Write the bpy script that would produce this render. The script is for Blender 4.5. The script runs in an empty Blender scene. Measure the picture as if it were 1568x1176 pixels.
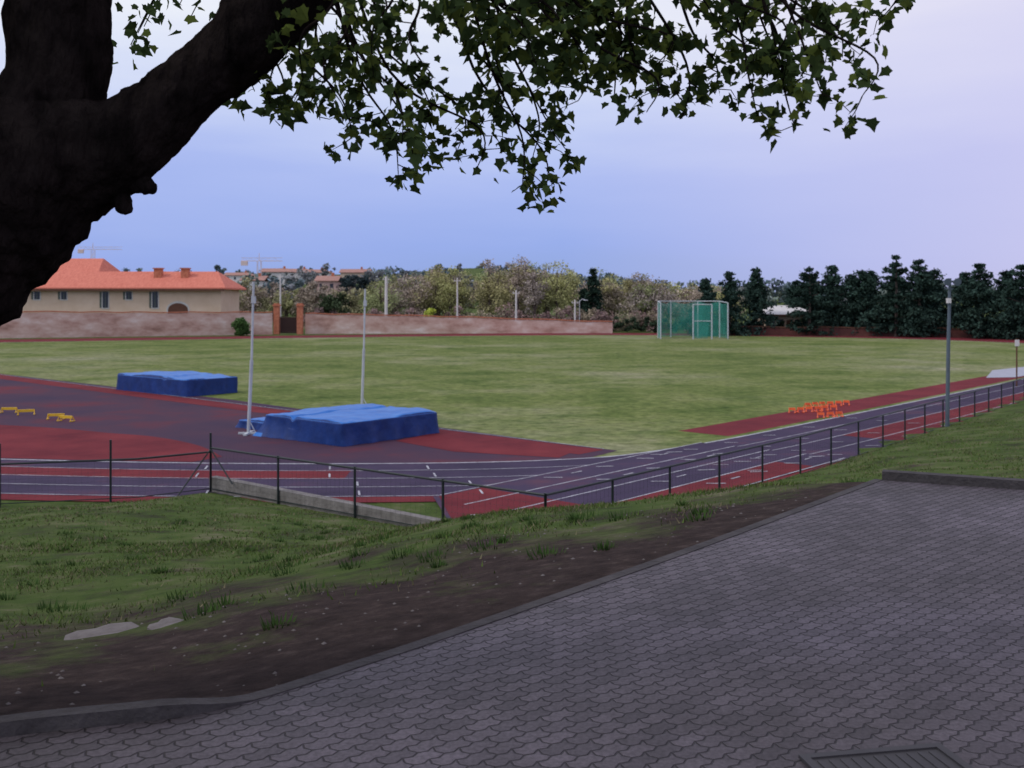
import bpy, math, random
import numpy as np
from mathutils import Vector, Matrix, noise as mn
random.seed(7); rng=np.random.default_rng(7)
scene=bpy.context.scene
COL=scene.collection
# ------------------------------------------------------------------ helpers
def link(o,parent=None):
    COL.objects.link(o)
    if parent is not None: o.parent=parent
    return o
def empty(name,loc=(0,0,0),rz=0):
    o=bpy.data.objects.new(name,None); o.location=loc; o.rotation_euler=(0,0,rz); o.empty_display_size=.3
    return link(o)
def mesh(name,verts,faces,mat=None,parent=None,smooth=False,cols=None,attr=None):
    me=bpy.data.meshes.new(name)
    me.from_pydata([tuple(v) for v in verts],[],[tuple(int(i) for i in f) for f in faces]); me.update()
    if mat: 
        for m in (mat if isinstance(mat,(list,tuple)) else [mat]): me.materials.append(m)
    if smooth: me.polygons.foreach_set("use_smooth",[True]*len(me.polygons))
    if cols is not None:
        a=me.color_attributes.new("Col",'FLOAT_COLOR','POINT')
        c=np.ones((len(verts),4),np.float32); c[:,:3]=cols
        a.data.foreach_set("color",c.ravel())
    if attr is not None:
        for k,v in attr.items():
            a=me.attributes.new(k,'FLOAT','POINT'); a.data.foreach_set("value",np.asarray(v,np.float32))
    o=bpy.data.objects.new(name,me); return link(o,parent)
def polycloud(name,V,k,mat,parent=None,cols=None):
    n=len(V)//k
    me=bpy.data.meshes.new(name)
    me.vertices.add(n*k); me.vertices.foreach_set("co",np.asarray(V,np.float32).ravel())
    me.loops.add(n*k); me.loops.foreach_set("vertex_index",np.arange(n*k,dtype=np.int32))
    me.polygons.add(n); me.polygons.foreach_set("loop_start",np.arange(0,n*k,k,dtype=np.int32))
    me.update(calc_edges=True); me.validate()
    me.materials.append(mat)
    if cols is not None:
        a=me.color_attributes.new("Col",'FLOAT_COLOR','POINT')
        c=np.ones((n*k,4),np.float32); c[:,:3]=cols
        a.data.foreach_set("color",c.ravel())
    o=bpy.data.objects.new(name,me); return link(o,parent)
class MB:
    def __init__(s): s.v=[]; s.f=[]
    def box(s,x0,x1,y0,y1,z0,z1):
        b=len(s.v); s.v+=[(x0,y0,z0),(x1,y0,z0),(x1,y1,z0),(x0,y1,z0),(x0,y0,z1),(x1,y0,z1),(x1,y1,z1),(x0,y1,z1)]
        s.f+=[(b,b+3,b+2,b+1),(b+4,b+5,b+6,b+7),(b,b+1,b+5,b+4),(b+1,b+2,b+6,b+5),(b+2,b+3,b+7,b+6),(b+3,b,b+4,b+7)]
    def tube(s,pts,rad,seg=8,rough=0.0,caps=True):
        b0=len(s.v); n=len(pts)
        if not hasattr(rad,'__len__'): rad=[rad]*n
        P=[Vector(p) for p in pts]; u=None
        for i in range(n):
            d=(P[min(i+1,n-1)]-P[max(i-1,0)]).normalized()
            if u is None: u=d.orthogonal().normalized()
            else:
                u=(u-d*u.dot(d)); u=u.normalized() if u.length>1e-6 else d.orthogonal().normalized()
            w=d.cross(u)
            for j in range(seg):
                a=2*math.pi*j/seg
                r=rad[i]
                q=P[i]+(u*math.cos(a)+w*math.sin(a))*r
                if rough:
                    r*=1+rough*(mn.noise(q*4)+.6*mn.noise(q*13)+.7*(abs(mn.noise(Vector((q.x*34,q.y*34,q.z*11))))-.25))
                    q=P[i]+(u*math.cos(a)+w*math.sin(a))*r
                s.v.append(tuple(q))
        for i in range(n-1):
            for j in range(seg):
                a=b0+i*seg+j; c=b0+i*seg+(j+1)%seg
                s.f.append((a,c,c+seg,a+seg))
        if caps:
            s.f.append(tuple(b0+j for j in range(seg))[::-1]); s.f.append(tuple(b0+(n-1)*seg+j for j in range(seg)))
    def make(s,name,mat,parent=None,smooth=False): return mesh(name,s.v,s.f,mat,parent,smooth)
def spline(pts,n):
    P=[np.array(p,float) for p in pts]; out=[]
    for i in range(len(P)-1):
        p0=P[max(i-1,0)];p1=P[i];p2=P[i+1];p3=P[min(i+2,len(P)-1)]
        for k in range(n):
            t=k/n
            out.append(.5*((2*p1)+(-p0+p2)*t+(2*p0-5*p1+4*p2-p3)*t*t+(-p0+3*p1-3*p2+p3)*t**3))
    out.append(P[-1]); return np.array(out)
def segdist(px,py,pts,closed=False):
    d=np.full(np.shape(px),1e9); pts=list(pts)
    if closed: pts=pts+[pts[0]]
    for (ax,ay),(bx,by) in zip(pts[:-1],pts[1:]):
        vx,vy=bx-ax,by-ay; L=vx*vx+vy*vy
        t=np.clip(((px-ax)*vx+(py-ay)*vy)/L,0,1)
        d=np.minimum(d,np.hypot(px-ax-t*vx,py-ay-t*vy))
    return d
def inside(px,py,poly):
    c=np.zeros(np.shape(px),bool); n=len(poly)
    for i in range(n):
        x1,y1=poly[i];x2,y2=poly[(i+1)%n]
        if y1==y2: continue
        m=((y1>py)!=(y2>py))&(px<(x2-x1)*(py-y1)/(y2-y1)+x1)
        c^=m
    return c
def sstep(a,b,x):
    t=np.clip((x-a)/(b-a),0,1); return t*t*(3-2*t)
# ------------------------------------------------------------------ materials
def newmat(name):
    m=bpy.data.materials.new(name); m.use_nodes=True; nt=m.node_tree
    return m,nt,nt.nodes,nt.links,nt.nodes["Principled BSDF"]
def ramp(nodes,stops):
    r=nodes.new('ShaderNodeValToRGB'); e=r.color_ramp.elements
    while len(e)<len(stops): e.new(.5)
    for el,(p,c) in zip(e,stops): el.position=p; el.color=(*c,1)
    return r
def mnoise(name,stops,scale=5,detail=6,rough=.85,bump=0,bscale=None,spec=.2,stretch=None,tr=0):
    m,nt,N,L,b=newmat(name)
    tc=N.new('ShaderNodeTexCoord'); mp=N.new('ShaderNodeMapping'); L.new(tc.outputs['Object'],mp.inputs[0])
    if stretch: mp.inputs['Scale'].default_value=stretch
    n=N.new('ShaderNodeTexNoise'); n.inputs['Scale'].default_value=scale; n.inputs['Detail'].default_value=detail; n.inputs['Roughness'].default_value=.65
    L.new(mp.outputs[0],n.inputs['Vector'])
    r=ramp(N,stops); L.new(n.outputs['Fac'],r.inputs[0]); L.new(r.outputs[0],b.inputs['Base Color'])
    b.inputs['Roughness'].default_value=rough; b.inputs['Specular IOR Level'].default_value=spec
    if bump:
        n2=N.new('ShaderNodeTexNoise'); n2.inputs['Scale'].default_value=bscale or scale*4; n2.inputs['Detail'].default_value=8
        L.new(mp.outputs[0],n2.inputs['Vector'])
        bp=N.new('ShaderNodeBump'); bp.inputs['Strength'].default_value=bump; bp.inputs['Distance'].default_value=.05
        L.new(n2.outputs['Fac'],bp.inputs['Height']); L.new(bp.outputs[0],b.inputs['Normal'])
    return m
def plain(name,c,rough=.6,spec=.3,metal=0):
    c=np.array(c,float)
    m=mnoise(name,[(.3,tuple(c*.82)),(.7,tuple(np.minimum(c*1.12,1)))],scale=3,rough=rough,spec=spec)
    m.node_tree.nodes["Principled BSDF"].inputs['Metallic'].default_value=metal
    return m
def leafmat(name,trans=.35):
    m,nt,N,L,b=newmat(name)
    a=N.new('ShaderNodeAttribute'); a.attribute_name="Col"
    N.remove(b); b=N.new('ShaderNodeBsdfDiffuse'); L.new(a.outputs['Color'],b.inputs['Color'])
    if trans<=0:
        L.new(b.outputs[0],N['Material Output'].inputs['Surface']); return m
    t=N.new('ShaderNodeBsdfTranslucent'); L.new(a.outputs['Color'],t.inputs['Color'])
    mx=N.new('ShaderNodeMixShader'); mx.inputs[0].default_value=trans
    L.new(b.outputs[0],mx.inputs[1]); L.new(t.outputs[0],mx.inputs[2])
    L.new(mx.outputs[0],N['Material Output'].inputs['Surface'])
    return m
M_leaf=leafmat("foliage",0); M_tleaf=leafmat("spring_leaf",.45); M_grassblade=leafmat("grass_blade",0)
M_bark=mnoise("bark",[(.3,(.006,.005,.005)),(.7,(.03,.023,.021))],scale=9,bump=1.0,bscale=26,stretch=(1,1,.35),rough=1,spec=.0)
M_darkbark=plain("dark_bark",(.09,.065,.055))
M_track=mnoise("track_blue_rubber",[(.3,(.042,.032,.062)),(.55,(.062,.044,.085)),(.72,(.12,.052,.078))],scale=.3,detail=8,bump=.1,bscale=60,rough=.85,spec=.1)
M_red=mnoise("track_red_rubber",[(.3,(.12,.02,.028)),(.7,(.21,.036,.042))],scale=.5,detail=8,bump=.1,bscale=60,rough=.9,spec=.08)
M_dk=mnoise("track_dark_rubber",[(.38,(.058,.038,.068)),(.54,(.08,.042,.066)),(.7,(.15,.034,.045))],scale=.16,detail=6,rough=.9,spec=.08)
M_white=mnoise("line_paint",[(.3,(.22,.2,.24)),(.5,(.42,.42,.46)),(.7,(.6,.6,.64))],scale=2.5,detail=8,rough=.7)
M_conc=mnoise("concrete",[(.3,(.13,.12,.11)),(.7,(.27,.25,.24))],scale=4,bump=.3,rough=.9)
M_slab=mnoise("dusty_stone",[(.3,(.12,.105,.1)),(.7,(.2,.18,.17))],scale=7,bump=.3,rough=.95)
M_kerb=mnoise("kerb_stone",[(.3,(.045,.04,.04)),(.7,(.085,.077,.077))],scale=6,bump=.4,rough=.9)
M_fence=plain("fence_green_paint",(.012,.02,.02),.45,.4)
M_galv=plain("galvanised_steel",(.5,.53,.56),.4,.5)
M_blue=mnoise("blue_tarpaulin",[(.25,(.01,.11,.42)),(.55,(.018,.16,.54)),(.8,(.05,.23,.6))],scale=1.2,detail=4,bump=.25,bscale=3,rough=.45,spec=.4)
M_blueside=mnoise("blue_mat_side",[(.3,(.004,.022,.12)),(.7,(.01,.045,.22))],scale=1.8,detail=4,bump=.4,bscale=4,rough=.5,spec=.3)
M_orange=plain("orange_plastic",(.95,.16,.05),.4,.4)
M_yellow=plain("yellow_plastic",(.8,.5,.03),.4,.4)
M_wallp=mnoise("old_wall_plaster",[(.3,(.3,.17,.13)),(.43,(.52,.33,.27)),(.56,(.64,.47,.4)),(.7,(.78,.68,.63))],scale=.3,detail=10,bump=.3,rough=.95,stretch=(1,1,2.2))
M_brick=mnoise("gate_brick",[(.3,(.36,.12,.07)),(.7,(.6,.24,.14))],scale=3,rough=.9)
M_roof=mnoise("terracotta_tiles",[(.3,(.55,.15,.1)),(.7,(.75,.26,.18))],scale=1.2,detail=8,bump=.5,bscale=6,rough=.85,stretch=(4,1,1))
M_oldroof=mnoise("weathered_tiles",[(.3,(.34,.18,.15)),(.7,(.46,.27,.22))],scale=.8,rough=.9)
M_cream=mnoise("cream_render",[(.3,(.6,.45,.32)),(.7,(.72,.57,.44))],scale=.4,rough=.9)
M_whitewall=mnoise("white_render",[(.3,(.6,.57,.56)),(.7,(.74,.72,.7))],scale=.4,rough=.9)
M_glass=plain("window_glass",(.03,.035,.045),.2,.6)
M_frame=plain("window_frame",(.6,.58,.55))
M_rust=plain("gate_iron",(.06,.03,.025))
M_wood=plain("brown_wood",(.12,.05,.03))
m,nt,N,L,b=newmat("green_net"); M_net=m
b.inputs['Base Color'].default_value=(.04,.3,.24,1); b.inputs['Roughness'].default_value=.8
tb=N.new('ShaderNodeBsdfTransparent'); mx=N.new('ShaderNodeMixShader')
tc=N.new('ShaderNodeTexCoord'); nz=N.new('ShaderNodeTexNoise'); nz.inputs['Scale'].default_value=.6
L.new(tc.outputs['Object'],nz.inputs[0]); rr=ramp(N,[(.3,(.35,.35,.35)),(.7,(.7,.7,.7))]); L.new(nz.outputs[0],rr.inputs[0]); L.new(rr.outputs[0],mx.inputs[0])
L.new(tb.outputs[0],mx.inputs[1]); L.new(b.outputs[0],mx.inputs[2]); L.new(mx.outputs[0],N['Material Output'].inputs['Surface'])
# infield grass
m,nt,N,L,b=newmat("field_grass"); M_field=m
tc=N.new('ShaderNodeTexCoord')
def nz(scale,det=8,dist=0):
    n=N.new('ShaderNodeTexNoise'); n.inputs['Scale'].default_value=scale; n.inputs['Detail'].default_value=det; n.inputs['Roughness'].default_value=.7
    L.new(tc.outputs['Object'],n.inputs['Vector']); return n
def mixc(mode,fac,a_,b_):
    n=N.new('ShaderNodeMix'); n.data_type='RGBA'; n.blend_type=mode
    if isinstance(fac,(int,float)): n.inputs[0].default_value=fac
    else: L.new(fac,n.inputs[0])
    for i,v in ((6,a_),(7,b_)):
        if isinstance(v,tuple): n.inputs[i].default_value=(*v,1)
        else: L.new(v,n.inputs[i])
    return n.outputs[2]
n1=nz(.045,9); n2=nz(2.2,10); n3=nz(.3,8)
r1=ramp(N,[(.36,(.115,.155,.042)),(.48,(.165,.2,.06)),(.56,(.215,.235,.1)),(.66,(.29,.285,.17))]); L.new(n1.outputs[0],r1.inputs[0])
r2=ramp(N,[(.3,(.4,.45,.4)),(.6,(1.15,1.15,1.15))]); L.new(n2.outputs[0],r2.inputs[0])
r3=ramp(N,[(.33,(.5,.62,.48)),(.5,(1,1,1)),(.66,(1.2,1.1,1.3))]); L.new(n3.outputs[0],r3.inputs[0])
L.new(mixc('MULTIPLY',1,mixc('MULTIPLY',1,r1.outputs[0],r2.outputs[0]),r3.outputs[0]),b.inputs['Base Color']); b.inputs['Roughness'].default_value=.95; b.inputs['Specular IOR Level'].default_value=.05
# ground
m,nt,N,L,b=newmat("ground_soil_and_grass"); M_ground=m
tc=N.new('ShaderNodeTexCoord')
g1=nz(1.0,10); rg=ramp(N,[(.34,(.045,.05,.025)),(.46,(.07,.11,.027)),(.56,(.1,.13,.042)),(.66,(.17,.16,.095))]); L.new(g1.outputs[0],rg.inputs[0])
g2=nz(6,10); rd=ramp(N,[(.3,(.03,.022,.02)),(.55,(.064,.046,.041)),(.75,(.12,.09,.08))]); L.new(g2.outputs[0],rd.inputs[0])
at=N.new('ShaderNodeAttribute'); at.attribute_name="dirt"
g3=nz(.9,12)
def mth(op,a_,b_):
    n=N.new('ShaderNodeMath'); n.operation=op
    for i,v in enumerate((a_,b_)):
        if isinstance(v,(int,float)): n.inputs[i].default_value=v
        else: L.new(v,n.inputs[i])
    return n.outputs[0]
sm=mth('ADD',at.outputs['Fac'],mth('MULTIPLY',mth('SUBTRACT',g3.outputs[0],.5),2.1))
mr=N.new('ShaderNodeMapRange'); mr.inputs[1].default_value=.34; mr.inputs[2].default_value=.78; L.new(sm,mr.inputs[0])
L.new(mixc('MIX',mr.outputs[0],rg.outputs[0],rd.outputs[0]),b.inputs['Base Color']); b.inputs['Roughness'].default_value=.95; b.inputs['Specular IOR Level'].default_value=.05
g4=nz(14,10); bp=N.new('ShaderNodeBump'); bp.inputs['Strength'].default_value=.9; bp.inputs['Distance'].default_value=.06
L.new(g4.outputs[0],bp.inputs['Height']); L.new(bp.outputs[0],b.inputs['Normal'])
# pavers
m,nt,N,L,b=newmat("interlocking_pavers"); M_pav=m
tc=N.new('ShaderNodeTexCoord'); mp=N.new('ShaderNodeMapping'); mp.inputs['Rotation'].default_value=(0,0,math.radians(-42)); mp.inputs['Scale'].default_value=(1.5,1.5,1.5); L.new(tc.outputs['Object'],mp.inputs[0])
sx=N.new('ShaderNodeSeparateXYZ'); L.new(mp.outputs[0],sx.inputs[0])
pp=mth('PINGPONG',sx.outputs[0],.05); yy=mth('ADD',sx.outputs[1],mth('MULTIPLY',pp,.42))
pp2=mth('PINGPONG',sx.outputs[1],.05); xx=mth('ADD',sx.outputs[0],mth('MULTIPLY',pp2,.42))
cb=N.new('ShaderNodeCombineXYZ'); L.new(xx,cb.inputs[0]); L.new(yy,cb.inputs[1])
br=N.new('ShaderNodeTexBrick'); L.new(cb.outputs[0],br.inputs['Vector'])
br.inputs['Scale'].default_value=1; br.inputs['Brick Width'].default_value=.2; br.inputs['Row Height'].default_value=.1; br.inputs['Mortar Size'].default_value=.008; br.inputs['Mortar Smooth'].default_value=.8
br.inputs['Color1'].default_value=(.078,.068,.077,1); br.inputs['Color2'].default_value=(.118,.102,.116,1); br.inputs['Mortar'].default_value=(.035,.029,.03,1)
q=nz(.9,9); rq=ramp(N,[(.3,(.55,.53,.5)),(.65,(1.2,1.17,1.2))]); L.new(q.outputs[0],rq.inputs[0])
q2=nz(50,5); rq2=ramp(N,[(.3,(.6,.6,.6)),(.7,(1.35,1.35,1.35))]); L.new(q2.outputs[0],rq2.inputs[0])
L.new(mixc('MULTIPLY',1,mixc('MULTIPLY',1,br.outputs['Color'],rq.outputs[0]),rq2.outputs[0]),b.inputs['Base Color']); b.inputs['Roughness'].default_value=.72; b.inputs['Specular IOR Level'].default_value=.35
bp=N.new('ShaderNodeBump'); bp.inputs['Strength'].default_value=.9; bp.inputs['Distance'].default_value=.012; bp.invert=True
L.new(br.outputs['Fac'],bp.inputs['Height']); L.new(bp.outputs[0],b.inputs['Normal'])

# ------------------------------------------------------------------ terrain
FE=[(-3000,14),(-80,21),(-12,22.6),(-8.8,23.5),(-7.4,24.7),(.62,18.7),(7.7,26.8),(22.4,45),(60,92),(120,170)]
TS=FE+[(3500,400),(3500,5000),(-3500,5000),(-3500,14)]
KE=[(-8,-1),(-4,2.4),(-2.6,3.3),(-1.87,3.68),(-1.18,3.91),(-.6,4.45),(.175,5.3),(1.37,6.66),(3.3,8.95),(4.3,8.5),(14,4.2)]
PAV=KE+[(14,-14),(-8,-14)]
def hill(x,y):
    h=sstep(190,450,y)*11+sstep(450,1000,y)*20
    return h*(.35+.65*sstep(160,-40,x))*(1+.12*np.sin(x*.011+1)+.08*np.sin(x*.031+y*.01))
def H(x,y):
    x=np.asarray(x,float); y=np.asarray(y,float)
    df=segdist(x,y,FE); dk=segdist(x,y,PAV,True)
    t=df/(df+dk+1e-6)
    k=.70+.3*sstep(.3,-3.2,x)-.02*sstep(3,12,x)
    z=3.1*np.power(t,k)
    un=.022*np.sin(x*1.3+.7*y)*np.sin(y*1.1-.4*x)+.015*np.sin(x*2.9+1.7*y+1)
    z=z+un*np.minimum(1,np.minimum(df,dk)/1.5)
    z=np.where(inside(x,y,TS),-.015+hill(x,y),z)
    z=np.where(inside(x,y,PAV),3.085,z)
    return z
gx=np.concatenate([np.linspace(-3000,-110,24),np.linspace(-100,-14,45),np.arange(-13.8,26,.25),np.linspace(26.5,100,50),np.linspace(110,3000,24)])
gy=np.concatenate([np.linspace(-300,-2,14),np.arange(0,30,.25),np.linspace(30.5,130,60),np.linspace(140,1100,50),np.linspace(1200,4500,10)])
X,Y=np.meshgrid(gx,gy); Z=H(X,Y)
nx,ny=len(gx),len(gy)
WX=[-6,-2,.5,3,8]; WY=[4.6,3.9,1.7,.9,.45]
dk=segdist(X,Y,PAV,True); ts=inside(X,Y,TS)
wd=np.interp(X,WX,WY)
dirt=1.05-.55*dk/wd; dirt=np.clip(dirt,0.3,1.1); dirt=np.where(ts,.1,dirt)
idx=np.arange(nx*ny).reshape(ny,nx)
F=np.stack([idx[:-1,:-1],idx[:-1,1:],idx[1:,1:],idx[1:,:-1]],-1).reshape(-1,4)
mesh("ground",np.stack([X,Y,Z],-1).reshape(-1,3),F,M_ground,smooth=True,attr={"dirt":dirt.ravel()})
def sheet(name,poly,z,mat,parent=None):
    return mesh(name,[(x,y,z) for x,y in poly],[range(len(poly))],mat,parent)
sheet("paved_yard",PAV,3.10,M_pav)
kb=MB()
def strip3(pts,w,z0,z1,acc):
    n=len(pts); P=np.array(pts,float)
    T=np.zeros_like(P); T[1:-1]=P[2:]-P[:-2]; T[0]=P[1]-P[0]; T[-1]=P[-1]-P[-2]; T/=np.linalg.norm(T,axis=1)[:,None]
    Nn=np.stack([-T[:,1],T[:,0]],-1); b0=len(acc.v)
    for i in range(n):
        for o,z in ((0,z0[i]),(0,z1[i]),(w,z1[i]),(w,z0[i])):
            acc.v.append((P[i,0]+Nn[i,0]*o,P[i,1]+Nn[i,1]*o,z))
    for i in range(n-1):
        a=b0+4*i
        for j in range(4): acc.f.append((a+j,a+(j+1)%4,a+4+(j+1)%4,a+4+j))
    acc.f.append((b0,b0+1,b0+2,b0+3)); acc.f.append((b0+4*n-4,b0+4*n-1,b0+4*n-2,b0+4*n-3))
kl=spline(KE[:9],8)
strip3(kl,.07,[2.95]*len(kl),[3.105+.05*float(sstep(-1.0,-1.35,p[0])) for p in kl],kb)
kr=[(3.3,8.97),(4.3,8.5),(14,4.2)]
strip3(kr,.12,[2.95]*3,[3.175]*3,kb)
kb.make("kerb",M_kerb)
d=empty("drain_cover",(1.3,3.36,3.104),math.radians(10))
g=MB(); g.box(-.27,.27,-.2,-.17,0,.012); g.box(-.27,.27,.17,.2,0,.012); g.box(-.27,-.24,-.17,.17,0,.012); g.box(.24,.27,-.17,.17,0,.012); g.box(-.24,.24,-.17,.17,0,.006)
for i in range(11): g.box(-.225+i*.042,-.21+i*.042,-.15,.15,.006,.009)
g.make("grate",plain("cast_iron",(.045,.042,.045)),d)
def stone(x,y,sx,sy,rz):
    o=empty("flat_stone",(x,y,float(H(x,y))+.0),rz)
    vs=[];n=14
    for k,(s,z) in enumerate(((1,-.03),(1,.002),(.8,.009))):
        for i in range(n):
            a=2*math.pi*i/n; r=1+.16*math.sin(3*a+x)+.1*math.sin(5*a+y)
            vs.append((sx*s*r*math.cos(a),sy*s*r*math.sin(a),z))
    fs=[(k*n+i,k*n+(i+1)%n,(k+1)*n+(i+1)%n,(k+1)*n+i) for k in range(2) for i in range(n)]+[tuple(2*n+i for i in range(n))]
    mesh("slab",vs,fs,M_slab,o)
stone(-2.6,6.5,.26,.2,.1); stone(-2.2,6.45,.12,.13,.5); stone(3.9,15.5,.3,.3,.1)
pv=[];pf=[]
for i in range(700):
    x=random.uniform(-6,2.5); y=random.uniform(4,9.5)
    if inside(np.array(x),np.array(y),PAV) or segdist(x,y,PAV,True)>3: continue
    r=random.uniform(.004,.016); z=float(H(x,y)); b0=len(pv)
    for dx,dy,dz in ((1,0,0),(0,1,0),(-1,0,0),(0,-1,0),(0,0,.7)): pv.append((x+dx*r*random.uniform(.7,1.3),y+dy*r*random.uniform(.7,1.3),z+dz*r))
    pf+=[(b0,b0+1,b0+4),(b0+1,b0+2,b0+4),(b0+2,b0+3,b0+4),(b0+3,b0,b0+4)]
mesh("pebbles",pv,pf,M_slab)
def blades(n,xr,yr,hmin,hmax,wmul=1,thr=-.2):
    x=rng.uniform(*xr,n); y=rng.uniform(*yr,n)
    cl=np.sin(x*1.7+.8*y+1)*np.sin(y*1.5-.9*x)+.6*np.sin(x*4.1+y*2.7)*np.sin(y*3.7-x*2)+.45*np.sin(x*9+y*5)*np.sin(y*8-x*4)+rng.normal(0,.3,n)
    m=(~inside(x,y,PAV))&(~inside(x,y,TS))
    dk=segdist(x,y,PAV,True); w=np.interp(x,WX,WY)
    p=np.clip((dk-w*.45)/(1.5*w),0.01,1)
    m&=(rng.random(n)<p)&(dk>.15)&(cl>thr+.6*(1-p))&(segdist(x,y,FE)>.15)
    x,y,cl=x[m],y[m],cl[m]; n=len(x); z=H(x,y)
    a=rng.uniform(0,2*np.pi,n); h=rng.uniform(hmin,hmax,n)*(1+.7*np.clip(cl-.3,0,1.2)); w=rng.uniform(.005,.01,n)*wmul
    l=rng.normal(0,.55,(n,2))*h[:,None]
    V=np.zeros((n,3,3))
    V[:,0]=np.stack([x-np.cos(a)*w,y-np.sin(a)*w,z-.01],-1); V[:,1]=np.stack([x+np.cos(a)*w,y+np.sin(a)*w,z-.01],-1)
    V[:,2]=np.stack([x+l[:,0],y+l[:,1],z+h],-1)
    c=np.array([.08,.12,.032])*rng.uniform(.7,1.5,(n,1)); dry=rng.random(n)<.3; c[dry]=np.array([.19,.17,.1])*rng.uniform(.7,1.2,(dry.sum(),1))
    return V.reshape(-1,3),np.repeat(c,3,0)
v1,c1=blades(90000,(-7,9),(4.5,14),.015,.04); v2,c2=blades(90000,(-14,20),(12,38),.02,.045,1.8,-.35)
vt,ct=[],[]
for i in range(170):
    x=random.uniform(-7,8); y=random.uniform(5.5,18)
    if inside(np.array(x),np.array(y),PAV) or inside(np.array(x),np.array(y),TS): continue
    if segdist(x,y,PAV,True)<.4: continue
    n=60; r=random.uniform(.04,.2); a=rng.uniform(0,6.28,n); q=np.sqrt(rng.random(n))*r
    bx=x+np.cos(a)*q; by=y+np.sin(a)*q; z=float(H(x,y)); h=rng.uniform(.02,.06,n); w=rng.uniform(.005,.012,n)
    V=np.zeros((n,3,3)); t_=a+1.57
    V[:,0]=np.stack([bx-np.cos(t_)*w,by-np.sin(t_)*w,np.full(n,z-.02)],-1); V[:,1]=np.stack([bx+np.cos(t_)*w,by+np.sin(t_)*w,np.full(n,z-.02)],-1)
    V[:,2]=np.stack([bx+np.cos(a)*h*.7,by+np.sin(a)*h*.7,z+h],-1)
    vt.append(V.reshape(-1,3)); ct.append(np.repeat(np.array([.05,.09,.026])*rng.uniform(.7,1.3,(n,1)),3,0))
polycloud("grass",np.concatenate([v1,v2]+vt),3,M_grassblade,cols=np.concatenate([c1,c2]+ct))

# ------------------------------------------------------------------ athletics ground
inner=spline([(-80,52),(-60,44),(-40,36.5),(-25,31.8),(-15.2,29.8),(-6.5,28.95),(1.07,29.6),(5.56,32.4),(13.9,41.4),(30.7,60.3),(47,79),(58,98),(52,118),(36,130),(14,136),(-12,131),(-40,120),(-75,105),(-120,86)],12)
def offs(P,o):
    T=np.gradient(P,axis=0); T/=np.linalg.norm(T,axis=1)[:,None]
    return P+np.stack([T[:,1],-T[:,0]],-1)*o
def band(name,P,o0,o1,z,mat,parent=None):
    A=offs(P,o0);B=offs(P,o1);n=len(P)
    V=[(x,y,z) for x,y in A]+[(x,y,z) for x,y in B]
    return mesh(name,V,[(i,n+i,n+i+1,i+1) for i in range(n-1)],mat,parent)
field=[(p[0],p[1]) for p in inner]
sheet("field_grass",field,.0,M_field)
tr=empty("running_track")
near=inner[:12*9+1]; far=inner[12*9:]
band("lanes",near,0,4.95,.004,M_track,tr)
band("outer_red_margin",near,4.95,5.6,.0045,M_red,tr)
band("far_lanes",far,0,9,.004,M_red,tr)
band("red_lane_far",inner[12*7+7:12*10],2.44,4.94,.008,M_red,tr)
band("red_lane_left",inner[0:12*5+4],1.22,2.5,.008,M_red,tr)
for k in range(5):
    band("lane_line_%d"%k,near,k*1.22,k*1.22+(.11 if k==0 else .045),.012+.0005*k,M_white,tr)
band("far_line",far,0,.15,.012,M_white,tr)
dv=np.array([.665,.747]); nv=np.array([.747,-.665]); o=np.array([5.56,32.4])
def E(s,t): p=o+dv*s+nv*t; return (p[0],p[1])
sheet("sprint_start",[E(1,0),E(-11.2,0),E(-13,2.4),E(-13,4.9),E(1,4.9)],.016,M_track,tr)
sheet("sprint_start_red",[E(-1,3.7),E(-11.5,3.7),E(-11.5,4.85),E(-1,4.85)],.02,M_red,tr)
sheet("sprint_start_red_end",[E(-9.6,.1),E(-11.1,.1),E(-12.9,2.4),E(-12.9,3.6),E(-9.6,3.6)],.0205,M_red,tr)
for k in range(5):
    t=k*1.22
    mesh("sprint_line_%d"%k,[(*E(1,t),.0245),(*E(-11-.4*k,t),.0245),(*E(-11-.4*k,t+.05),.0245),(*E(1,t+.05),.0245)],[(0,1,2,3)],M_white,tr)
mk=MB()
def tick(x,y,dx,dy,w,z):
    L_=math.hypot(dx,dy); px,py=-dy/L_*w/2,dx/L_*w/2; b0=len(mk.v)
    mk.v+=[(x-px,y-py,z),(x+dx-px,y+dy-py,z),(x+dx+px,y+dy+py,z),(x+px,y+py,z)]; mk.f.append((b0,b0+1,b0+2,b0+3))
for row,s in enumerate((-7.5,-5.2,-3.2,-1.6)):
    for k in range(4):
        x,y=E(s+k*.7,k*1.22+.35); tick(x,y,.5,.1*(row%2),.07,.0285)
        if row%2==0:
            x,y=E(s+1+k*.7,k*1.22+.5); tick(x,y,.3,.35,.06,.0285)
for i in range(5):
    p=E(-12.2,0.4+i*.9)
    if i in(2,3): tick(p[0],p[1],.45,-.02,.28,.0285)
for k in range(4):
    A=offs(inner,k*1.22+.6)
    for j in (57,62,66):
        p=A[j+k//2]; tick(p[0]+.2*k,p[1],.10,-.55,.05,.0285)
for k in range(4):
    A=offs(inner,k*1.22+.5)
    for j in (80,83,86,89,92,95): tick(A[j][0],A[j][1],.45,.02,.06,.0285)
mk.make("start_marks",M_white,tr)
dz=empty("high_jump_apron")
ge=[(-75,100),(-33,64.6),(-22,55),(-13.5,47.8),(-5.9,40.3),(3.3,31.45)]
low=[(p[0],p[1]+.02) for p in inner[:12*6+8][::-1]]
low=[p for p in low if p[0]<2.6]
sheet("apron",ge[1:]+low+[(-80,64)],.006,M_dk,dz)
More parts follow.
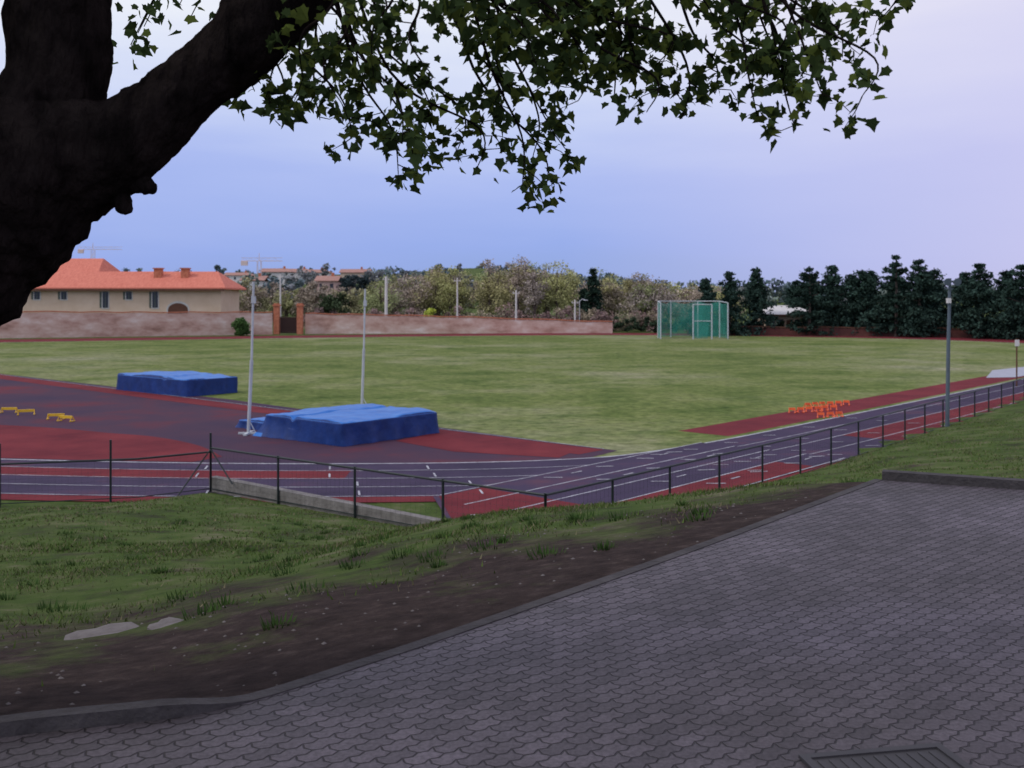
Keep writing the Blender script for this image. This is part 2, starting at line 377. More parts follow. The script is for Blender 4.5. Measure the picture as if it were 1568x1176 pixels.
def lineband(name,A,B,w,z,mat,par):
    a=np.array(A,float);b_=np.array(B,float);d_=(b_-a)/np.linalg.norm(b_-a);n_=np.array([-d_[1],d_[0]])*w
    return mesh(name,[(*a,z),(*b_,z),(*(b_+n_),z),(*(a+n_),z)],[(0,1,2,3)],mat,par)
lineband("red_edge",(2.9,31.6),(-33.4,64.4),1.3,.011,M_red,dz)
lineband("apron_line",(2.9,31.75),(-33.4,64.55),-.05,.0155,M_white,dz)
rb=spline([(-42,44.5),(-30,41),(-18.4,37.6),(-14.3,35.6),(-12.3,34.6),(-10.2,32.6),(-8.7,30.2)],6)
rl=[(p[0],p[1]+.15) for p in inner[::-1] if -8.9>p[0]>-42 and p[1]<60]
sheet("red_zone",[tuple(p) for p in rb]+rl,.0115,M_red,dz)
sheet("red_zone_right",[(-2.4,36.2),(2.2,31.9),(1.4,30.0),(-1.8,31.2),(-3.9,33.6)],.0118,M_red,dz)
rw=inner[12*8-8:12*9+8]
band("long_jump_runway",rw,-2.4,-.35,.004,M_red)
sheet("sand_pit",[(x-.3,y+.4) for x,y in [(29,60.5),(32.5,67),(37,71),(36.5,66.8),(31,60.9)]],.02,mnoise("pale_sand",[(.3,(.32,.33,.38)),(.7,(.42,.43,.5))],scale=2))
lw=MB(); strip3([(-7.45,24.75),(-4.6,22.65),(-.9,19.9)],.22,[-.1]*3,[.36,.3,.22],lw); lw.make("low_concrete_wall",M_conc)
# ------------------------------------------------------------------ fences
def fence(name,pts,sp,h,posth,z0=0,mid=True,r=.027,wires=True):
    e=empty(name); posts=MB(); rails=MB(); wire=MB()
    P=np.array(pts,float); seg=np.hypot(*(P[1:]-P[:-1]).T); cum=np.concatenate([[0],np.cumsum(seg)])
    Lt=cum[-1]; n=max(1,round(Lt/sp))
    def at_(s): return np.interp(s,cum,P[:,0]),np.interp(s,cum,P[:,1])
    for i in range(n+1):
        x,y=at_(Lt*i/n); posts.tube([(x,y,z0-.1),(x,y,z0+posth)],r,8)
    for a,b_ in zip(P[:-1],P[1:]):
        rails.tube([(*a,z0+h-.02),(*b_,z0+h-.02)],r*.9,8)
        if mid: rails.tube([(*a,z0+.08),(*b_,z0+.08)],r*.45,6)
    if wires:
        s=.05
        while s<Lt:
            x,y=at_(s); wire.tube([(x,y,z0+.08),(x,y,z0+h-.03)],.0016,3,caps=False); s+=.14
        for zz in np.arange(.2,h-.05,.14):
            for a,b_ in zip(P[:-1],P[1:]): wire.tube([(*a,z0+zz),(*b_,z0+zz)],.0016,3,caps=False)
        wire.make("wire_mesh",M_fence,e)
    posts.make("posts",M_fence,e); rails.make("rails",M_fence,e); return e
fence("metal_fence",[(-7.4,24.7),(.62,18.7)],2.5,1.1,1.12)
fence("metal_fence",[(.62,18.7),(7.7,26.8),(22.4,45),(60,92)],2.15,1.1,1.1)
fl=fence("metal_fence",[(-7.4,24.7),(-8.8,23.6),(-12,22.75),(-80,21.1)],2.35,1.0,1.45)
br_=MB(); br_.tube([(-7.4,24.7,1.05),(-8.0,24.0,0)],.02,6); br_.tube([(-7.4,24.7,1.05),(-6.7,24.1,0.3)],.02,6); br_.make("braces",M_fence,fl)
# ------------------------------------------------------------------ landing mats
import bmesh
def mat_obj(name,A,B,C,h,seed,flap=0,split=None):
    A=np.array(A,float);B=np.array(B,float);C=np.array(C,float)
    ux=B-A; uy=C-B; lx=np.linalg.norm(ux); ly=np.linalg.norm(uy)
    cx,cy=A+(ux+uy)/2; ang=math.atan2(ux[1],ux[0])
    e=empty(name,(cx,cy,0),ang)
    bm=bmesh.new(); bmesh.ops.create_cube(bm,size=1)
    bmesh.ops.subdivide_edges(bm,edges=bm.edges[:],cuts=34,use_grid_fill=True)
    R=.09; off=Vector((seed*7.3,seed*3.1,0))
    for v in bm.verts:
        p=Vector((v.co.x*lx,v.co.y*ly,(v.co.z+.5)*h))
        q=Vector((max(-lx/2+R,min(lx/2-R,p.x)),max(-ly/2+R,min(ly/2-R,p.y)),max(0,min(h-R,p.z))))
        dd=p-q
        if dd.length>1e-6: p=q+dd.normalized()*R
        k=p.z/h
        s=mn.noise(p*.8+off)*.1+mn.noise(p*3+off)*.035
        if v.co.z>.49: p.z+=s*.9+.05*(1-abs(p.x/lx*2)**2)
        if split is not None and k>.5: p.z-=.14*math.exp(-((p.x-split*lx)/.1)**2)*k
        edge=1-k
        wr=.025*math.sin(p.x*9+p.y*6+seed)+.05*mn.noise(Vector((p.x*4,p.y*4,p.z*.7))+off)
        dx=1 if abs(p.x)>lx/2-R-.01 else 0; dy=1 if abs(p.y)>ly/2-R-.01 else 0
        if dx: p.x+=math.copysign(wr*(.3+edge)+flap*edge**2*(1 if p.x<0 else .15),p.x)
        if dy: p.y+=math.copysign(wr*(.3+edge)+flap*.8*edge**2*max(0,(-p.x/lx+.25)),p.y)
        v.co=p
    me=bpy.data.meshes.new("cushion"); bm.to_mesh(me); bm.free()
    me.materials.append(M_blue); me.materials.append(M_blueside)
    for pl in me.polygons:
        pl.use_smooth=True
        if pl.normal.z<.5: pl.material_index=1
    link(bpy.data.objects.new("cushion",me),e)
    return e
mat_obj("landing_mat",(-20.7,52.8),(-15.8,48.9),(-14.0,51.3),.85,1,0.03,.2)
mat_obj("landing_mat",(-8.6,34.9),(-5.5,32.3),(-2.6,35.6),.78,2,.4,-.12)
mat_obj("small_foam_pad",(-10.1,37.2),(-8.3,35.7),(-7.7,36.5),.32,3,.1)
def upright(x,y,top,lean):
    e=empty("pole_vault_upright",(x,y,0)); g=MB()
    g.tube([(0,0,.05),(lean*.6,0,2.6)],.06,10); g.tube([(lean*.6,0,2.5),(lean,0,top)],.04,10)
    g.box(-.35,.35,-.06,.06,.008,.07); g.box(-.06,.06,-.5,.5,.01,.072)
    g.tube([(.25,0,.06),(.02,0,.5)],.02,6)
    g.box(lean-.07,lean+.07,-.06,.06,top-.75,top-.5)
    g.make("column",M_galv,e,False)
upright(-9.25,35.3,5.35,.18); upright(-6.55,43.9,5.2,.14)
e=empty("loudspeaker_pole",(15.75,36.4,0)); g=MB(); g.tube([(0,0,-.1),(.04,0,3),(.1,0,5.5)],[.075,.065,.05],10)
g.box(-.16,.16,-.16,-.14,5.1,5.14); g.tube([(-.12,-.1,5.4),(-.12,-.34,5.36)],[.05,.14],10); g.tube([(.25,-.05,5.4),(.25,-.3,5.36)],[.05,.14],10)
g.box(-.13,.27,-.05,.05,5.36,5.42); g.make("pole",plain("grey_painted_pole",(.1,.13,.16)),e)
g=MB(); g.box(-.06,.08,-.16,-.05,4.6,4.78); g.make("control_box",M_whitewall,e)
e=empty("sign_post",(27.6,55,0)); g=MB(); g.tube([(0,0,-.1),(0,0,2.6)],.04,8); g.make("post",M_wood,e); g=MB(); g.box(-.12,.12,-.06,-.03,2.2,2.55); g.make("plate",M_whitewall,e)
def hurdle_mesh(mat,w,h):
    g=MB(); g.tube([(-w/2,-.12,.01),(-w/2,0,h),(w/2,0,h),(w/2,-.12,.01)],.018,6)
    g.tube([(-w/2,.12,.01),(-w/2,0,h)],.018,6); g.tube([(w/2,.12,.01),(w/2,0,h)],.018,6); g.box(-w/2+.02,w/2-.02,-.012,.012,h-.09,h-.01)
    g.box(-w/2-.03,-w/2+.03,-.12,.12,.0,.03); g.box(w/2-.03,w/2+.03,-.12,.12,.0,.03)
    me=bpy.data.meshes.new("mini_hurdle"); me.from_pydata(g.v,[],g.f); me.materials.append(mat); return me
mo=hurdle_mesh(M_orange,.24,.2); my=hurdle_mesh(M_yellow,.6,.2)
for row,(y0,x0,n) in enumerate(((40.2,12.0,3),(41.9,11.7,6),(44.0,12.9,6))):
    for j in range(n):
        o_=bpy.data.objects.new("mini_hurdle",mo); o_.location=(x0+j*.41+random.uniform(-.04,.04)+(.35 if row==0 else 0),y0+j*.22+random.uniform(-.1,.1),.012); o_.rotation_euler=(0,0,random.uniform(-.4,.4)); link(o_)
for x,y,r in ((-21.0,42.0,.1),(-19.9,41.2,.4),(-18.0,39.7,.2),(-17.3,39.0,-.3)):
    o_=bpy.data.objects.new("mini_hurdle",my); o_.location=(x,y,.02); o_.rotation_euler=(0,0,r); link(o_)
# ------------------------------------------------------------------ throwing cage
e=empty("throwing_cage",(22.3,125,0)); g=MB(); nt_=MB()
pg=[(-4.2,-2.5,4.4),(-4.0,1.0,4.6),(-2.0,3.6,4.6),(1.5,3.8,4.6),(3.8,1.4,4.6),(4.0,-2.5,4.4),(-.4,-3.4,4.2),(1.9,-3.2,4.2)]
for x,y,h in pg: g.tube([(x,y,0),(x,y,h)],.085,8)
loop=[pg[0],pg[1],pg[2],pg[3],pg[4],pg[5]]
for a,b_ in zip(loop[:-1],loop[1:]):
    g.tube([(a[0],a[1],a[2]),(b_[0],b_[1],b_[2])],.06,6)
    k=len(nt_.v); mxm=((a[0]+b_[0])/2*.94,(a[1]+b_[1])/2*.94)
    nt_.v+=[(a[0],a[1],.1),(*mxm,.1),(b_[0],b_[1],.1),(a[0],a[1],a[2]-.05),(*mxm,a[2]-.35),(b_[0],b_[1],b_[2]-.05)]
    nt_.f+=[(k,k+1,k+4,k+3),(k+1,k+2,k+5,k+4)]
a,b_=pg[6],pg[7]; g.tube([(a[0],a[1],4.2),(b_[0],b_[1],4.2)],.06,6); g.tube([(a[0],a[1],2.2),(b_[0],b_[1],2.2)],.05,6)
k=len(nt_.v); nt_.v+=[(a[0]+.1,a[1],.1),(b_[0]-.5,b_[1],.1),(b_[0]-.1,b_[1],4.1),(a[0]+.1,a[1],4.1)]; nt_.f.append((k,k+1,k+2,k+3))
g.make("frame",M_galv,e); nt_.make("net",M_net,e)

# ------------------------------------------------------------------ boundary walls & gate
def wall(name,pts,hs,th,mat,cope):
    e=empty(name); P=spline([(a[0],a[1],h) for a,h in zip(pts,hs)],10)
    g=MB(); c_=MB(); xy=P[:,:2]
    strip3(xy,th,[-.2]*len(P),[p[2]+.06*math.sin(i*1.7) for i,p in enumerate(P)],g); g.make("masonry",mat,e)
    T=np.gradient(xy,axis=0);T/=np.linalg.norm(T,axis=1)[:,None]; xo=xy-np.stack([-T[:,1],T[:,0]],-1)*.06
    strip3(xo,th+.12,[p[2]+.065+.06*math.sin(i*1.7) for i,p in enumerate(P)],[p[2]+.22+.06*math.sin(i*1.7) for i,p in enumerate(P)],c_); c_.make("coping",cope,e)
wall("boundary_wall",[(-110,108),(-63.6,125),(-48,132),(-33,138.6)],[3.2,3.15,3.0,2.95],.4,M_wallp,M_brick)
wall("boundary_wall",[(-29,141),(-10,143),(14.4,144)],[2.75,2.3,1.5],.4,M_wallp,M_brick)
gt=empty("gate_with_pillars",(-31,140,0)); g=MB()
for x in (-1.75,1.5):
    g.box(x-.38,x+.38,-.38,.38,0,3.9); g.box(x-.48,x+.48,-.48,.48,3.9,4.1); g.box(x-.36,x+.36,-.36,.36,4.1,4.3)
g.make("pillars",M_brick,gt); g=MB()
for i in range(12): x=-1.25+i*.2; g.box(x,x+.06,-.03,.03,.1,2.5)
g.box(-1.29,1.04,-.05,-.031,.3,.45); g.box(-1.29,1.04,-.05,-.031,2.2,2.35); g.box(-1.29,1.04,.04,.08,.15,2.2); g.make("gate",M_rust,gt)
wall("low_boundary_wall",[(24,138),(45,132),(62,124),(90,108)],[1.0,1.0,1.0,1.0],.3,mnoise("red_brown_boards",[(.3,(.07,.03,.03)),(.7,(.16,.06,.05))],scale=.6),M_wood)

# ------------------------------------------------------------------ foliage generators
def rdir(n):
    v=rng.normal(size=(n,3)); return v/np.linalg.norm(v,axis=1)[:,None]
def quads(C,size):
    n=len(C); d=rdir(n)
    u=np.cross(d,rdir(n)); u/=np.linalg.norm(u,axis=1)[:,None]+1e-9
    w=np.cross(d,u) 
    s=(size*rng.uniform(.6,1.35,n))[:,None]
    V=np.stack([C-u*s*.5,C+w*s*.35,C+u*s*.6,C-w*s*.35],1)
    return V.reshape(-1,3)
def crown(cx,cy,z0,z1,rx,nclump,per,size,col,ryf=1.0,cr=(.22,.42)):
    Cs=[];cc=[]
    zc=(z0+z1)/2; rz=(z1-z0)/2
    for i in range(nclump):
        d=rdir(1)[0]*random.uniform(.25,.95)
        wz=1-.25*max(0,d[2])
        c=np.array([cx+d[0]*rx*wz,cy+d[1]*rx*ryf*wz,zc+d[2]*rz])
        r=rx*random.uniform(*cr)
        p=rdir(per)*(rng.random((per,1))**.45)*r
        p[:,2]*=.8
        Cs.append(c+p); br=random.uniform(.75,1.25)
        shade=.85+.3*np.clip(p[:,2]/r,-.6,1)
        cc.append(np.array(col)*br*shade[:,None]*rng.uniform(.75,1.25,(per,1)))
    C=np.concatenate(Cs);c=np.concatenate(cc)
    return quads(C,size),np.repeat(c,4,0)
def bare_branches(g,x,y,z0,h,n,spread):
    g.tube([(x,y,z0-.3),(x+random.uniform(-.3,.3),y,z0+h*.5),(x,y,z0+h*.85)],[h*.022,h*.014,h*.005],6)
    for i in range(n):
        a=random.uniform(0,6.28); s=random.uniform(.25,.6)*h; r=spread*random.uniform(.5,1)
        g.tube([(x,y,z0+s),(x+math.cos(a)*r*.5,y+math.sin(a)*r*.5,z0+s+h*.15),(x+math.cos(a)*r,y+math.sin(a)*r,z0+s+h*random.uniform(.22,.38))],[h*.01,h*.006,h*.002],5)
def conifer(name,x,y,h,r,col,layered=.5,parent=None):
    z0=float(H(x,y)); e=empty(name,(x,y,z0)); g=MB()
    g.tube([(0,0,-.3),(.1,0,h*.5),(0,0,h*.97)],[h*.025,h*.016,h*.004],7)
    Cs=[];cc=[]; z=h*.06; lv=0
    ph=random.uniform(0,6)
    while z<h*.97:
        k=(z/h); rr=r*(1-k**1.7)**.8*(1+.22*math.sin(lv*2.3+ph))+.1
        nb=random.randint(6,9)
        for b_ in range(nb):
            a=random.uniform(0,6.28); L_=rr*random.uniform(.55,1.15); up=random.uniform(-.05,.35)
            n=int(26+L_*22); t=rng.random(n)**.6
            p=np.stack([np.cos(a)*L_*t,np.sin(a)*L_*t,z+up*L_*t-.1*L_*t*t],-1)+rng.normal(0,.13+.09*L_*(1-layered),(n,3))*np.array([1,1,.75])
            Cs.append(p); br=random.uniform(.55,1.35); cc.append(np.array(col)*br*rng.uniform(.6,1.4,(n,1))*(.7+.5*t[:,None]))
        if lv%2==0:
            a=random.uniform(0,6.28); g.tube([(0,0,z),(math.cos(a)*rr*.8,math.sin(a)*rr*.8,z+.2*rr)],[.06,.02],5)
        z+=h*random.uniform(.045,.08)*(1+layered*.5); lv+=1
    C=np.concatenate(Cs); c=np.concatenate(cc)
    g.make("trunk",M_darkbark,e); polycloud("needles",quads(C,.34),4,M_leaf,e,np.repeat(c,4,0))
G=(.034,.06,.048)
row=[(25.6,133,8.3,1.9),(29.0,134,8.6,2.1),(33.2,137,9.0,2.3),(39.6,134,9.8,2.9),(43.0,135,9.3,2.6),(46.6,134,9.6,2.8),(49.6,130,10.3,2.9),(52.2,129,10.1,2.9),(55.0,131,8.9,2.6),(57.6,124,9.2,2.9),(60.8,120,9.0,2.8),(65,124,9,2.8),(69,118,9.3,2.8),(47.6,141,9.0,2.8),(53,139,9.2,2.8),(43,144,8.6,2.6),(60,133,9,2.8),(57,140,8.5,3),(51,143,8.8,3),(41.2,146,8.0,2.6),(62.5,127,8.6,2.8)]
for i,(x,y,h,r) in enumerate(row):
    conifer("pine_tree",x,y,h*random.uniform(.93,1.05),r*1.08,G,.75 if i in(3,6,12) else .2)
conifer("cypress_tree",12.9,160,9.9,1.7,(.028,.05,.036),0)
conifer("cypress_tree",11.6,161,7.0,1.1,(.028,.05,.036),0)
vh,ch=[],[]
for x in np.arange(15.2,62,1.3):
    y=np.interp(x,[15,25,45,62],[146,141,135,127])+1
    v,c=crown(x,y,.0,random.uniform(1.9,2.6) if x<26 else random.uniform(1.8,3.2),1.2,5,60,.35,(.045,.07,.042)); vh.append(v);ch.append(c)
polycloud("hedge",np.concatenate(vh),4,M_leaf,None,np.concatenate(ch))
vh,ch=[],[]; g=MB()
specs=[]
prof=[(-22,8.4),(-17,9.4),(-14,10.6),(-11,11.2),(-9,10.2),(-4,11.8),(1,12.2),(5,11.8),(9,11.4),(14,10.2),(18,9.0),(22,9.2),(26,8.2),(30,7.6),(36,7)]
for i in range(74):
    x=random.uniform(-22,35); y=random.uniform(158,186); h=np.interp(x,[p[0] for p in prof],[p[1] for p in prof])*random.uniform(.86,1.0)*y/165
    specs.append((x*y/165,y,h,random.uniform(2.6,4.0)))
pal=[(.40,.37,.18),(.46,.46,.2),(.40,.34,.26),(.40,.34,.30),(.44,.36,.29),(.38,.42,.2),(.46,.46,.22)]
for x,y,h,r in specs:
    bare_branches(g,x,y,0,h,5,r*.8)
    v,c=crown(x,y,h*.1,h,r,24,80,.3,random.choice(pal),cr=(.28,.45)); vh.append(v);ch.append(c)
for i in range(46):
    x=random.uniform(-34,32);y=random.uniform(148,156)
    v,c=crown(x,y,0,random.uniform(2.5,4.2),random.uniform(1.6,2.6),9,70,.3,random.choice([(.36,.25,.23),(.27,.24,.17),(.36,.3,.22),(.33,.23,.22)]),cr=(.3,.5)); vh.append(v);ch.append(c)
v,c=crown(-11.8,147,.5,4.0,1.7,9,90,.3,(.48,.55,.1)); vh.append(v);ch.append(c)
for i in range(34):
    x=random.uniform(-56,-24);y=random.uniform(175,225);h=random.uniform(6.2,8.8)
    bare_branches(g,x,y,0,h,4,2); v,c=crown(x,y,1,h,random.uniform(2.4,3.4),15,70,.4,random.choice([(.36,.36,.18),(.4,.38,.22),(.36,.3,.24)]),cr=(.28,.45)); vh.append(v);ch.append(c)
wd_=empty("distant_woodland"); g.make("branches",M_darkbark,wd_); polycloud("foliage",np.concatenate(vh),4,M_leaf,wd_,np.concatenate(ch))
vh,ch=[],[]
for i in range(420):
    y=random.uniform(260,950); x=random.uniform(-.62,.55)*y
    z=float(H(x,y)); h=random.uniform(4,9); v,c=crown(x,y,z-2,z+h,random.uniform(4,9),6,36,1.5,random.choice([(.17,.22,.24),(.2,.24,.21),(.23,.24,.25),(.14,.19,.21)])); vh.append(v);ch.append(c)  # pale blue-grey crown colours have distance haze painted in
polycloud("hillside_trees",np.concatenate(vh),4,M_leaf,None,np.concatenate(ch))
def roundtree(name,x,y,z0,z1,r,col,trunk=True):
    e=empty(name,(x,y,0)); g=MB(); b0=float(H(x,y))
    g.tube([(0,0,b0-.2),(.1,0,z0+(z1-z0)*.5)],[.22,.1],7)
    for a in range(5): g.tube([(0,0,z0),(math.cos(a*1.3)*r*.6,math.sin(a*1.3)*r*.6,z0+(z1-z0)*.6)],[.09,.03],5)
    g.make("trunk",M_darkbark,e); v,c=crown(0,0,z0,z1,r,20,100,.34,col,cr=(.28,.42)); polycloud("leaves",v,4,M_leaf,e,c)
roundtree("umbrella_pine",-26.6,150,2.4,5.9,2.6,(.06,.085,.045))
roundtree("evergreen_tree",-36,220,5.5,11.3,2.6,(.045,.065,.07)); roundtree("evergreen_tree",-31.5,215,5.5,10.2,2.2,(.045,.065,.07))
e=empty("garden_bush",(-36.0,134,0)); g=MB(); 
for a in range(5): g.tube([(0,0,0),(math.cos(a*1.3)*.5,math.sin(a*1.3)*.5,1.3)],[.06,.02],5)
g.make("stems",M_darkbark,e)
v,c=crown(0,0,.2,2.7,1.1,40,110,.2,(.1,.19,.06),cr=(.35,.5)); v_,c_=crown(0,0,-.2,1.6,1.0,24,110,.2,(.09,.17,.055),cr=(.35,.5)); polycloud("leaves",np.concatenate([v,v_]),4,M_leaf,e,np.concatenate([c,c_]))

# ------------------------------------------------------------------ farmhouse
hs=empty("farmhouse")
g=MB(); g.box(-88,-43.4,150,160,0,6.35); g.box(-90,-66.5,160.01,171,0,8.6); g.make("walls",M_cream,hs)
def gable(x0,x1,y0,y1,ze,zr,hipr,ov=.9,hipl=0):
    th=.25; ym=(y0+y1)/2; vs=[(x0-ov,y0-ov,ze),(x1+ov,y0-ov,ze),(x1+ov,y1+ov,ze),(x0-ov,y1+ov,ze),(x0-ov+hipl,ym,zr),(x1+ov-hipr,ym,zr)]
    vs+=[(a,b_,c-th) for a,b_,c in vs]
    fs=[(0,1,5,4),(2,3,4,5),(1,2,5),(3,0,4),(7,6,10,11),(9,8,11,10),(8,7,11),(6,9,10),(0,6,7,1),(1,7,8,2),(2,8,9,3),(3,9,6,0)]
    return vs,fs
for nm,ar in (("roof",(-88,-43.4,150,160,6.6,9.15,2.8)),("rear_roof",(-90,-66.5,160,171,8.7,11.6,1.6))):
    vs,fs=gable(*ar); mesh(nm,vs,fs,M_roof,hs)
g=MB(); g.box(-89.1,-42.6,149.0,149.1,6.12,6.42); g.make("gutter",M_wood,hs)
for x in (-53.8,-49.7): 
    g=MB(); g.box(x-.55,x+.55,152.6,153.6,7.4,9.5); g.box(x-.7,x+.7,152.45,153.75,9.5,9.65); g.make("chimney",M_brick,hs)
gf=MB();gg=MB();gs=MB()
for x,tall in ((-82.5,0),(-78.6,0),(-74.6,0),(-70.8,0),(-66.8,0),(-60.6,1),(-57.1,0),(-53.2,1)):
    z0=3.6 if tall else 4.85; z1=6.0; w=.42
    gf.box(x-w-.15,x+w+.15,149.93,149.998,z0-.15,z1+.12); gg.box(x-w,x+w,149.9,149.928,z0,z1); gs.box(x-.05,x+.05,149.87,149.898,z0,z1)
    gs.box(x-w-.45,x-w-.17,149.92,149.99,z0,z1)
gf.make("window_frames",M_frame,hs); gg.make("window_panes",M_glass,hs); gs.make("shutters",plain("shutter_green",(.1,.12,.1)),hs)
vs=[(-51.3,149.95,2.5),(-48.3,149.95,2.5)]; vs+=[(-49.8+1.5*math.cos(math.pi*i/10),149.95,3.3+1.0*math.sin(math.pi*i/10)) for i in range(11)]
mesh("arched_doorway",vs,[range(len(vs))],M_wood,hs)
vs=[(-49.8+1.75*math.cos(math.pi*i/10),149.97,3.3+1.3*math.sin(math.pi*i/10)) for i in range(11)]+[(-51.55,149.97,2.5),(-48.05,149.97,2.5)]
mesh("arch_surround",vs,[range(len(vs))],M_frame,hs)
pb=empty("white_pavilion"); g=MB(); g.box(35.2,41.5,139,145,0,2.7); g.make("walls",M_cream,pb)
vs,fs=gable(35.2,41.5,139,145,2.8,4.0,2.4,.7,2.4); mesh("roof",vs,fs,M_whitewall,pb)
g=MB(); 
for x in (35.9,37.1,39.6,40.8): g.box(x-.4,x+.4,138.93,138.99,1.0,2.1)
g.make("windows",M_glass,pb); g=MB(); g.box(37.9,38.7,138.94,138.985,0,2.0); g.box(34.6,42.1,138.2,138.29,2.5,2.75); g.make("fascia",M_wood,pb)
def house(x,y,w,dp,h,rh,wm,rm):
    z=float(H(x,y))-.5; e=empty("house",(x,y,z)); g=MB(); g.box(-w/2,w/2,-dp/2,dp/2,0,h); g.make("walls",wm,e)
    vs,fs=gable(-w/2,w/2,-dp/2,dp/2,h+.3,h+rh,random.choice([0,w*.25]),.6,0); mesh("roof",vs,fs,rm,e)
    g=MB(); n=max(2,int(w/3)); 
    for fl_ in range(max(1,int(h/3))):
        for i in range(n): xx=-w/2+(i+.5)*w/n; g.box(xx-.5,xx+.5,-dp/2-.06,-dp/2-.01,1+fl_*3,2.4+fl_*3)
    g.make("windows",M_glass,e)
    g=MB(); g.box(w*.2-.4,w*.2+.4,-.4,.4,h+.5,h+rh+.9); g.make("chimney",M_brick,e)
wms=[M_whitewall,M_cream,mnoise("pink_render",[(.3,(.5,.33,.3)),(.7,(.58,.4,.36))],scale=.3)]
for u,y,w,h in ((-.255,330,7,5),(-.232,420,12,5.5),(-.212,440,12,5.5),(-.182,300,6,6),(-.195,470,14,6),(-.3,460,10,5),(-.27,520,14,6),(-.155,430,12,5)):
    house(u*y,y,w,8,h,1.8,random.choice(wms),M_oldroof)
for x,y,t,r in ((-18.4,147,8.2,.26),(-8.0,147,8.0,.14),(.6,147,6.2,.17),(9.2,147,4.8,.15),(-38,165,9.0,.16)):
    e=empty("utility_pole",(x,y,0)); g=MB(); g.tube([(0,0,-.3),(0,0,t)],[r,r*.7],8); g.box(-.5,.5,-.05,.05,t-.5,t-.4)
    for s in (-.4,.4): g.tube([(s,0,t-.4),(s,0,t-.2)],.04,6)
    g.make("pole",M_whitewall,e)
e=empty("street_lamp",(9.9,147.5,0)); g=MB(); g.tube([(0,0,0),(0,0,4.6),(.4,0,4.9),(.8,0,4.8)],.06,6); g.box(.6,1.2,-.15,.15,4.68,4.79); g.make("lamp",M_galv,e)
def crane(x,y,t,j1,j2):
    e=empty("tower_crane",(x,y,0)); g=MB(); z=0
    for sx,sy in ((-.7,-.7),(.7,-.7),(.7,.7),(-.7,.7)): g.tube([(sx,sy,0),(sx,sy,t)],.12,4)
    while z<t-2.5: g.tube([(-.7,-.7,z),(.7,-.7,z+2.5)],.07,4); z+=2.5
    g.tube([(-j2,0,t),(j1,0,t)],.16,4); g.tube([(-j2,0,t+1.2),(j1,0,t+1.2)],.1,4)
    xx=-j2
    while xx<j1-2: g.tube([(xx,0,t),(xx+1.2,0,t+1.2),(xx+2.4,0,t)],.06,4); xx+=2.4
    g.tube([(0,0,t),(0,0,t+3)],.14,4); g.box(-j2,-j2+2.5,-.6,.6,t-1.8,t-.1)
    g.make("lattice",plain("crane_paint",(.75,.6,.58)),e)
crane(-200,480,29,14,7); crane(-98,390,20,9,7)

# ------------------------------------------------------------------ foreground tree
tree=empty("plane_tree"); g=MB()
def limb(pts,n,seg,rough):
    S=spline(pts,n); g.tube([tuple(p[:3]) for p in S],[max(.003,p[3]) for p in S],seg,rough)
TY=3.85
limb([(-3.0,TY,2.7,.62),(-2.92,TY,3.2,.47),(-2.78,TY,3.9,.45),(-2.50,TY,4.6,.44),(-2.15,TY,5.03,.405),(-1.80,TY,5.22,.31),(-1.5,TY,5.30,.18),(-1.25,TY,5.50,.13),(-1.06,TY,5.655,.142),(-.92,TY,5.81,.155),(-.5,TY+.05,6.2,.12),(.16,TY+.1,6.5,.09),(.8,TY+.1,6.62,.06),(1.5,TY+.2,6.6,.03)],18,64,.13)
limb([(-2.25,TY,4.98,.31),(-1.9,TY,5.26,.25),(-1.75,TY,5.52,.19),(-1.74,TY,5.85,.185),(-1.76,TY+.05,6.2,.17),(-1.8,TY+.2,6.9,.12),(-1.7,TY+.3,7.7,.06)],18,56,.13)
limb([(-2.35,TY,4.9,.3),(-2.3,TY-.2,5.6,.15),(-2.45,TY-.7,6.5,.11),(-2.3,TY-1.6,7.3,.05)],8,16,.12)
limb([(-.8,TY,5.95,.1),(-.5,TY-.8,6.4,.07),(.1,TY-1.8,6.8,.04)],8,12,.1)
limb([(-1.75,TY,6.3,.12),(-1.2,TY+1,7.2,.08),(-.4,TY+2.2,7.9,.04)],8,12,.1)
limb([(-1.48,TY,5.17,.06),(-1.385,TY-.02,5.135,.035),(-1.355,TY-.02,5.13,.018)],6,14,.6)
limb([(-1.52,TY,5.12,.05),(-1.47,TY-.02,5.05,.03),(-1.46,TY-.02,5.03,.014)],6,14,.6)
ends=[(-.985,5.5),(-.93,5.45),(-.885,5.41),(-.735,5.39),(-.61,5.325),(-.435,5.185),(-.38,5.26),(-.21,5.27),(-.135,5.2),(.04,5.14),(.13,5.12),(.165,5.33),(.29,5.525),(.39,5.46),(.515,5.42),(.65,5.395),(.78,5.5),(.94,5.4),(1.08,5.37),(1.19,5.48),(1.34,5.48),(1.265,5.63),(1.415,5.78),(1.1,5.62),(-.3,5.4),(-.08,5.38),(-.55,5.5),(.0,5.5),(-.42,5.3),(.08,5.25),(-.8,5.55),(-.65,5.45)]
for i in range(30):
    ends.append((random.triangular(-.8,1.35,.1),random.uniform(5.5,5.92)))
LC=[];LS=[]
tw=MB()
